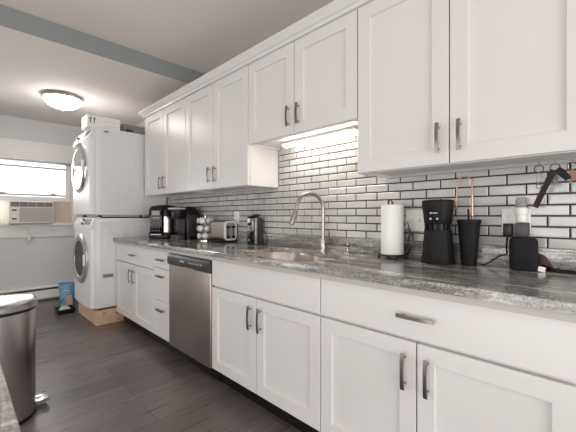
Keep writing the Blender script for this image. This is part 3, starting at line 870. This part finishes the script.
# wall plates
def plate(name, label, y0, y1, z0, z1, kinds):
    t = T(name, label, 'outlet' if 'outlet' in name else 'switch', (1.7755, (y0+y1)/2, z0))
    t.p('plate', MB().box(1.7685, y0, z0, 1.7752, y1, z1, .003), 'white')
    w = (y1-y0)/len(kinds)
    for i, k in enumerate(kinds):
        yc = y1-w*(i+.5)
        if k == 'o':
            for zc in (z0+(z1-z0)*.31, z0+(z1-z0)*.69):
                q = t.p('socket', MB().lathe([(.017, 0), (.016, -.0025)], (1.7686, yc, zc), 20, 'x', sy=.9), 'white')
                m = MB()
                for s in (-.006, .006): m.box(1.7655, yc+s-.001, zc-.001, 1.7663, yc+s+.001, zc+.008)
                m.lathe([(.0024, 0), (.0024, -.001)], (1.7662, yc, zc-.007), 10, 'x')
                t.p('slots', m, 'ink', q)
        elif k == 's':
            t.p('toggle', MB().box(1.757, yc-.004, z0+.05, 1.7686, yc+.004, z0+.066, .002), 'white')
        for zc in ((z0+.012, z1-.012) if k != 'o' else (z0+(z1-z0)*.5,)):
            t.p('screw', MB().lathe([(.0028, 0), (.0028, -.001)], (1.7685, yc, zc), 10, 'x'), 'silver')
plate('outlet_plate', 'white outlet plate on the tiles above the toaster', 2.385, 2.455, 1.055, 1.166, 'o')
plate('switch_plate', 'white switch plate on the tiles between the paper towels and black coffee maker', .738, .842, 1.044, 1.159, 'ss')
plate('outlet_plate', 'white double outlet plate holding adapters above the speaker', .274, .384, 1.048, 1.158, 'oo')
def adapter(label, y0, y1, z0, z1, d, m):
    t = T('power_adapter', label, 'adapter', (1.74, (y0+y1)/2, z0), 'plug-in power adapters')
    t.p('casing', MB().box(1.764-d, y0, z0, 1.7640, y1, z1, .005), m)
    t.p('prongs', MB().box(1.7641, y0+.012, (z0+z1)/2+.006, 1.7650, y0+.016, (z0+z1)/2+.012).box(1.7641, y1-.016, (z0+z1)/2+.006, 1.7650, y1-.012, (z0+z1)/2+.012), 'chrome')
adapter('black cube adapter on the left side of the double outlet', .336, .371, 1.036, 1.092, .036, 'black')
adapter('dark grey rounded adapter on the right side of the double outlet', .276, .326, 1.040, 1.096, .040, 'dgrey')
t = T('plug_in_freshener', 'white plug-in air freshener with a clear top in the double outlet', 'air freshener', (1.74, .304, 1.10))
t.p('body', MB().lathe([(.018, 0), (.0205, .004), (.0205, .03), (.024, .034), (.024, .060), (.018, .064)], (1.738, .304, 1.100), 24), 'white')
t.p('clear_top', MB().lathe([(.018, .0642), (.0205, .068), (.0205, .10), (.016, .106), (.001, .106)], (1.738, .304, 1.100), 24), 'clear')

# paper towels
pc = (1.69, .882)
t = T('paper_towel_holder', 'dark wire paper towel holder with scrolls right of the sink', 'paper towel holder', (pc[0], pc[1], ZC))
def circ(r, z, n=32): return [(pc[0]+r*math.cos(2*PI*i/n), pc[1]+r*math.sin(2*PI*i/n), z) for i in range(n)]
t.p('base_ring', MB().tube(circ(.072, ZC+.018), .0032, 8, True).tube(circ(.04, ZC+.018), .0028, 8, True).cyl((pc[0]-.072, pc[1], ZC+.018), (pc[0]+.072, pc[1], ZC+.018), .003).cyl((pc[0], pc[1]-.072, ZC+.018), (pc[0], pc[1]+.072, ZC+.018), .003), 'bronze')
for i in range(4):
    a = PI/4+PI/2*i; x, y = pc[0]+.072*math.cos(a), pc[1]+.072*math.sin(a)
    t.p('foot', MB().sphere((x, y, ZC+.0085), .0085, n=12), 'bronze')
t.p('rod', MB().cyl((pc[0], pc[1], ZC+.018), (pc[0], pc[1], ZC+.31), .005, n=12).tube(spline([(pc[0], pc[1], ZC+.305), (pc[0], pc[1]+.012, ZC+.32), (pc[0], pc[1]+.02, ZC+.31), (pc[0], pc[1]+.02, ZC+.288)], 5), .0035, 8), 'bronze')
sx, sy = pc[0]+.034, pc[1]-.066
def scroll(zc, R): return [(sx+.004*i/26, sy-R*.55*math.cos(i*.36)*(1-i/40)-.006, zc+R*math.sin(i*.36)*(1-i/40)) for i in range(27)]
m = MB().tube(spline([(sx, sy+.0, ZC+.018), (sx, sy-.016, ZC+.06), (sx, sy-.008, ZC+.10), (sx, sy-.016, ZC+.14), (sx, sy-.004, ZC+.20)], 6), .003, 8)
m.tube(scroll(ZC+.045, .030), .0026, 6).tube(scroll(ZC+.125, .040), .0026, 6)
t.p('scrolled_arm', m, 'bronze')
t = T('paper_towel_roll', 'white roll of paper towels standing on the wire holder', 'paper towels', (pc[0], pc[1], ZC+.0225))
z = ZC+.0225
t.p('towel', MB().lathe([(.022, 0), (.0585, 0), (.06, .002), (.06, .266), (.0585, .268), (.022, .268)], (pc[0], pc[1], z), 40, closed=True), 'paper')
t.p('core', MB().lathe([(.0195, .001), (.0218, .001), (.0218, .267), (.0195, .267)], (pc[0], pc[1], z), 24, closed=True), 'box')

# iced coffee maker
def iced():
    c = (1.672, .632, ZC)
    t = T('iced_coffee_maker', 'matte black hourglass coffee maker beside the black tumbler', 'coffee maker', c)
    L = local(t, math.radians(3)) @ Matrix.Diagonal((1, 1, .975, 1))
    k = dict(sx=.94, sy=1.0)
    t.p('base', MB().lathe([(.074, 0), (.0775, .003), (.0775, .016), (.074, .020)], (0, 0, 0), 36, **k).xf(L), 'blackm')
    hh = MB().lathe([(.060, .196), (.063, .20), (.067, .24), (.0725, .285), (.0740, .305), (.072, .313), (.060, .3165), (.001, .3165)], (0, 0, 0), 36, **k).xf(L)
    hd = t.p('brew_head', hh, 'blackm')
    t.p('lid_seam', MB().lathe([(.0738, .2945), (.0746, .296), (.0746, .299), (.0738, .3005)], (0, 0, 0), 36, cap=False, **k).xf(L), 'black', hd)
    lower = []
    for z, rr_ in ((.0203, .0745), (.06, .0715), (.12, .066), (.165, .0625)):
        ring = []
        for i in range(96):
            a = 2*PI*i/96
            q = rr_-(.0007 if (i % 4 < 2 and math.cos(a) < .55) else 0)
            ring.append((q*.94*math.cos(a), q*math.sin(a), z))
        lower.append(ring)
    t.p('brew_cup', MB().loft(lower).xf(L), 'blackm', ang=60)
    t.p('neck', MB().lathe([(.056, .1652), (.056, .1958)], (0.004, 0, 0), 28, **k).xf(L), 'black')
    for a in (PI-.9, PI-.3, PI+.3, PI+.9, .5, -.5):
        t.p('neck_rib', MB().box(-.007, -.007, .1653, .007, .007, .1957, .002).xf(L @ Matrix.Translation((.0555*math.cos(a), .0555*math.sin(a), 0)) @ Matrix.Rotation(a, 4, 'Z')), 'blackm')
    for y in (-.017, .013):
        t.p('button', MB().lathe([(.005, .003), (.005, -.002)], (-.0615, y, .222), 14, 'x').xf(L), 'silver', hd)
    m = MB()
    for i, (w, h) in enumerate(((.009, .010), (.004, .006), (.006, .005), (.005, .007), (.006, .006), (.008, .004))):
        y = .012-i*.0056; m.box(-.0682+.002*abs(i-2)*.3, y-w*.4, .250-h*.4, -.058, y+w*.4, .250+h*.4)
    t.p('brand_mark', m.xf(L), 'lightink', hd, 'small white script mark')
iced()

# tumbler
c = (1.690, .498, ZC)
t = T('tumbler', 'matte black tumbler with straw between the coffee maker and the speaker', 'tumbler', c)
t.p('cup', MB().lathe([(.030, 0), (.0325, .002), (.0335, .02), (.0475, .195), (.049, .199)], c, 36), 'blackm')
t.p('lid', MB().lathe([(.0505, .1992), (.0515, .202), (.0515, .210), (.048, .213), (.001, .2135)], c, 36), 'blackm')
t.p('straw', MB().cyl((c[0], c[1], c[2]+.212), (c[0]-.002, c[1]+.002, c[2]+.262), .0045, n=12), 'blackm')

# rose gold wire loop
t = T('wire_stand', 'rose gold wire crook standing behind the black tumbler', 'stand', (1.745, .535, ZC))
t.p('base', MB().tube([(1.741+.012*math.cos(a), .534+.040*math.sin(a), ZC+.0032) for a in [2*PI*i/24 for i in range(24)]], .003, 8, True), 'rose')
lp = [(1.742, .497, ZC+.004), (1.744, .498, ZC+.15), (1.747, .500, ZC+.32)]
for i in range(1, 8): lp.append((1.748, .535-.035*math.cos(PI*i/8), ZC+.38+.043*math.sin(PI*i/8)))
lp += [(1.747, .570, ZC+.35), (1.746, .571, ZC+.275)]
t.p('loop', MB().tube(spline(lp, 5), .0032, 8), 'rose')
t.p('tip', MB().tube([(1.746, .571, ZC+.276), (1.744, .574, ZC+.265), (1.740, .578, ZC+.256)], [.0036, .006, .0045], 8), 'copper')
t.p('sleeve', MB().cyl((1.7455, .4995, ZC+.23), (1.747, .500, ZC+.33), .0042, n=10), 'rose')

# speaker
c = (1.700, .290, ZC)
t = T('smart_speaker', 'small charcoal fabric speaker standing in front of the double outlet', 'speaker', c)
L = local(t, math.radians(12))
def rr(i, z, r=.024): return [(x, y, z) for x, y in rrect(-.042+i, -.050+i, .042-i, .050-i, r-i*.5, 6)]
t.p('body', MB().loft([rr(.003, .004), rr(.001, .009), rr(0, .02), rr(0, .121), rr(.002, .129), rr(.006, .134)]).xf(L), 'char')
t.p('top_plate', MB().loft([rr(.0065, .1342), rr(.008, .137), rr(.012, .138)]).xf(L), 'blackm')
t.p('foot', MB().loft([rr(.008, 0), rr(.006, .0038)]).xf(L), 'black')

# cables
tag(MB().tube(spline([(1.722, .350, 1.036), (1.725, .356, .99), (1.745, .36, .955), (1.750, .385, .945), (1.745, .41, .925), (1.735, .44, .902), (1.745, .458, .8988)], 8), .0032, 8).build('speaker_cable', 'black'), 'black cable curving over the counter between tumbler and speaker', 'cable')
t = T('cable_bundle', 'bundle of black cables with a white tag right of the speaker', 'cable', (1.72, .17, ZC))
m = MB()
for k, (dy, dz) in enumerate(((0, 0), (.006, .006), (-.004, .011))):
    m.tube(spline([(1.755, .262+dy, ZC+.012+dz), (1.735, .228+dy, ZC+.010+dz), (1.715, .20, ZC+.006+dz), (1.712, .17, ZC+.004+dz*.8), (1.712, .14+dy, ZC+.0045+dz*.8), (1.722, .10, ZC+.004+dz*.4), (1.74, .06, ZC+.0045+dz*.3)], 6), .0034, 8)
m.tube([(1.713+.006*math.cos(a), .175, ZC+.011+.009*math.sin(a)) for a in [2*PI*i/14 for i in range(14)]], .003, 6, True)
t.p('cords', m, 'black')
t.p('tag', MB().box(-.014, -.0006, -.010, .014, .0006, .010).xf(Matrix.Translation((1.692, .226, ZC+.012)) @ Matrix.Rotation(math.radians(-52), 4, 'Z') @ Matrix.Rotation(math.radians(12), 4, 'Y')), 'card', label='white paper tag')
t = T('small_case', 'small dark maroon case against the granite behind the speaker', 'case', (1.748, .235, ZC))
t.p('body', MB().prism([(.198, ZC+.02), (.275, ZC+.02), (.272, ZC+.068), (.245, ZC+.072), (.222, ZC+.060)], 'x', 1.738, 1.763), 'maroon')
t.p('lower_edge', MB().box(1.737, .197, ZC, 1.764, .276, ZC+.0198, .003), 'black')

# ------------------------------------------------------------------ hooks and keys under the near cabinet
hooks = [(.236, 'left'), (.184, 'middle'), (.132, 'right')]
XK = 1.705
ZU = 1.3448
first = None
for y, nm in hooks:
    lab = '%s metal cup hook of the three under the near cabinet' % {'left': 'leftmost', 'middle': 'middle', 'right': 'rightmost'}[nm]
    if first is None:
        t = T('cup_hook', lab, 'hook', (XK, y, ZU), 'cup hooks under the near cabinet')
        t.p('plate', MB().lathe([(.006, 0), (.006, -.0015), (.002, -.003)], (XK, y, ZU), 14), 'nickel')
        t.p('bend', MB().tube(spline([(XK, y, ZU-.002), (XK, y, ZU-.006)]+[(XK-.007+.007*math.cos(a), y, ZU-.008-.007*math.sin(a)) for a in [PI*i/7 for i in range(8)]], 4), .0013, 8), 'nickel')
        first = t.o
    else: dup(first, (XK, y, ZU), lab)
def ring(t, y, R=.0155, tilt=0.0, z=None):
    zc = ZU-.0135-R+.003
    return t.p('ring', MB().tube([(XK-.007+R*math.sin(tilt)*math.cos(a), y+R*math.cos(tilt)*math.cos(a), zc+R*math.sin(a)) for a in [2*PI*i/24 for i in range(24)]], .0017, 6, True), 'bronze'), zc-R
def key(t, p, ang, ln, m='grey'):
    L = Matrix.Translation(p) @ Matrix.Rotation(ang, 4, 'X')
    q = MB().lathe([(.008, 0), (.008, .002)], (-.0, 0, -.010), 16, 'x').box(0, -.003, -.010-ln, .002, .003, -.016)
    for i in range(3): q.box(0, .003, -.008-ln+i*.006, .002, .005, -.005-ln+i*.006)
    return t.p('key', q.xf(L), m)
# left set
t = T('key_ring', 'leftmost key ring with a slim metal clip above the outlet', 'keys', (XK, .236, 1.25), 'key rings on the hooks')
r_, zb = ring(t, .236)
t.p('clip', MB().tube(spline([(XK-.009, .236, zb+.001), (XK-.009, .242, zb-.012), (XK-.009, .243, zb-.035), (XK-.009, .236, zb-.046), (XK-.009, .229, zb-.035), (XK-.009, .230, zb-.012)], 5, True), .0018, 8, True), 'nickel')
t.p('split_loop', MB().tube([(XK-.009, .236+.009*math.cos(a), zb-.056+.009*math.sin(a)) for a in [2*PI*i/16 for i in range(16)]], .0016, 6, True), 'bronze')
# middle set
t = T('key_ring', 'middle key ring with a dark brown leather strap and dark fob', 'keys', (XK, .184, 1.17), 'key rings on the hooks')
r_, zb = ring(t, .184)
a0, a1 = Vector((XK-.020, .188, zb+.006)), Vector((XK-.020, .247, 1.160))
d = (a1-a0); nrm = Vector((0, d.z, -d.y)).normalized()*.0105
m = MB(); q = [a0-nrm, a0+nrm, a1+nrm, a1-nrm]
m.loft([[p+Vector((-.002, 0, 0)) for p in q], [p+Vector((.002, 0, 0)) for p in q]])
t.p('strap', m, 'leather')
m = MB(); e = [a0-nrm*1.0, a1-nrm*1.0, a1-nrm*.72, a0-nrm*.72]
m.loft([[p+Vector((-.0032, 0, 0)) for p in e], [p+Vector((-.0021, 0, 0)) for p in e]]); t.p('edge_band', m, 'bronze')
b0, b1 = Vector((XK-.012, .176, zb+.010)), Vector((XK-.012, .142, 1.270))
d = b1-b0; nrm = Vector((0, d.z, -d.y)).normalized()*.0125
m = MB(); q = [b0-nrm*.8, b0+nrm*.8, b0+d*.35+nrm*1.1, b1+nrm*.9, b1-nrm*.9, b0+d*.35-nrm*1.1]
m.loft([[p+Vector((-.006, 0, 0)) for p in q], [p+Vector((.006, 0, 0)) for p in q]])
t.p('car_fob', m, 'navy')
key(t, (XK-.003, .180, zb+.004), .15, .05); key(t, (XK+.001, .176, zb+.004), .45, .052); key(t, (XK+.005, .184, zb+.003), -.12, .046)
# right set
t = T('key_ring', 'rightmost key ring with a rounded copper tag', 'keys', (XK, .132, 1.24), 'key rings on the hooks')
r_, zb = ring(t, .132)
m = MB(); pts = spline([(XK-.012, .132, zb+.002), (XK-.012, .141, zb-.012), (XK-.012, .134, zb-.030), (XK-.012, .122, zb-.040), (XK-.012, .116, zb-.030), (XK-.012, .122, zb-.008)], 5, True)
m.loft([[p+Vector((-.002, 0, 0)) for p in pts], [p+Vector((.002, 0, 0)) for p in pts]])
t.p('tag', m, 'copper')
key(t, (XK-.004, .132, zb+.004), .1, .045)
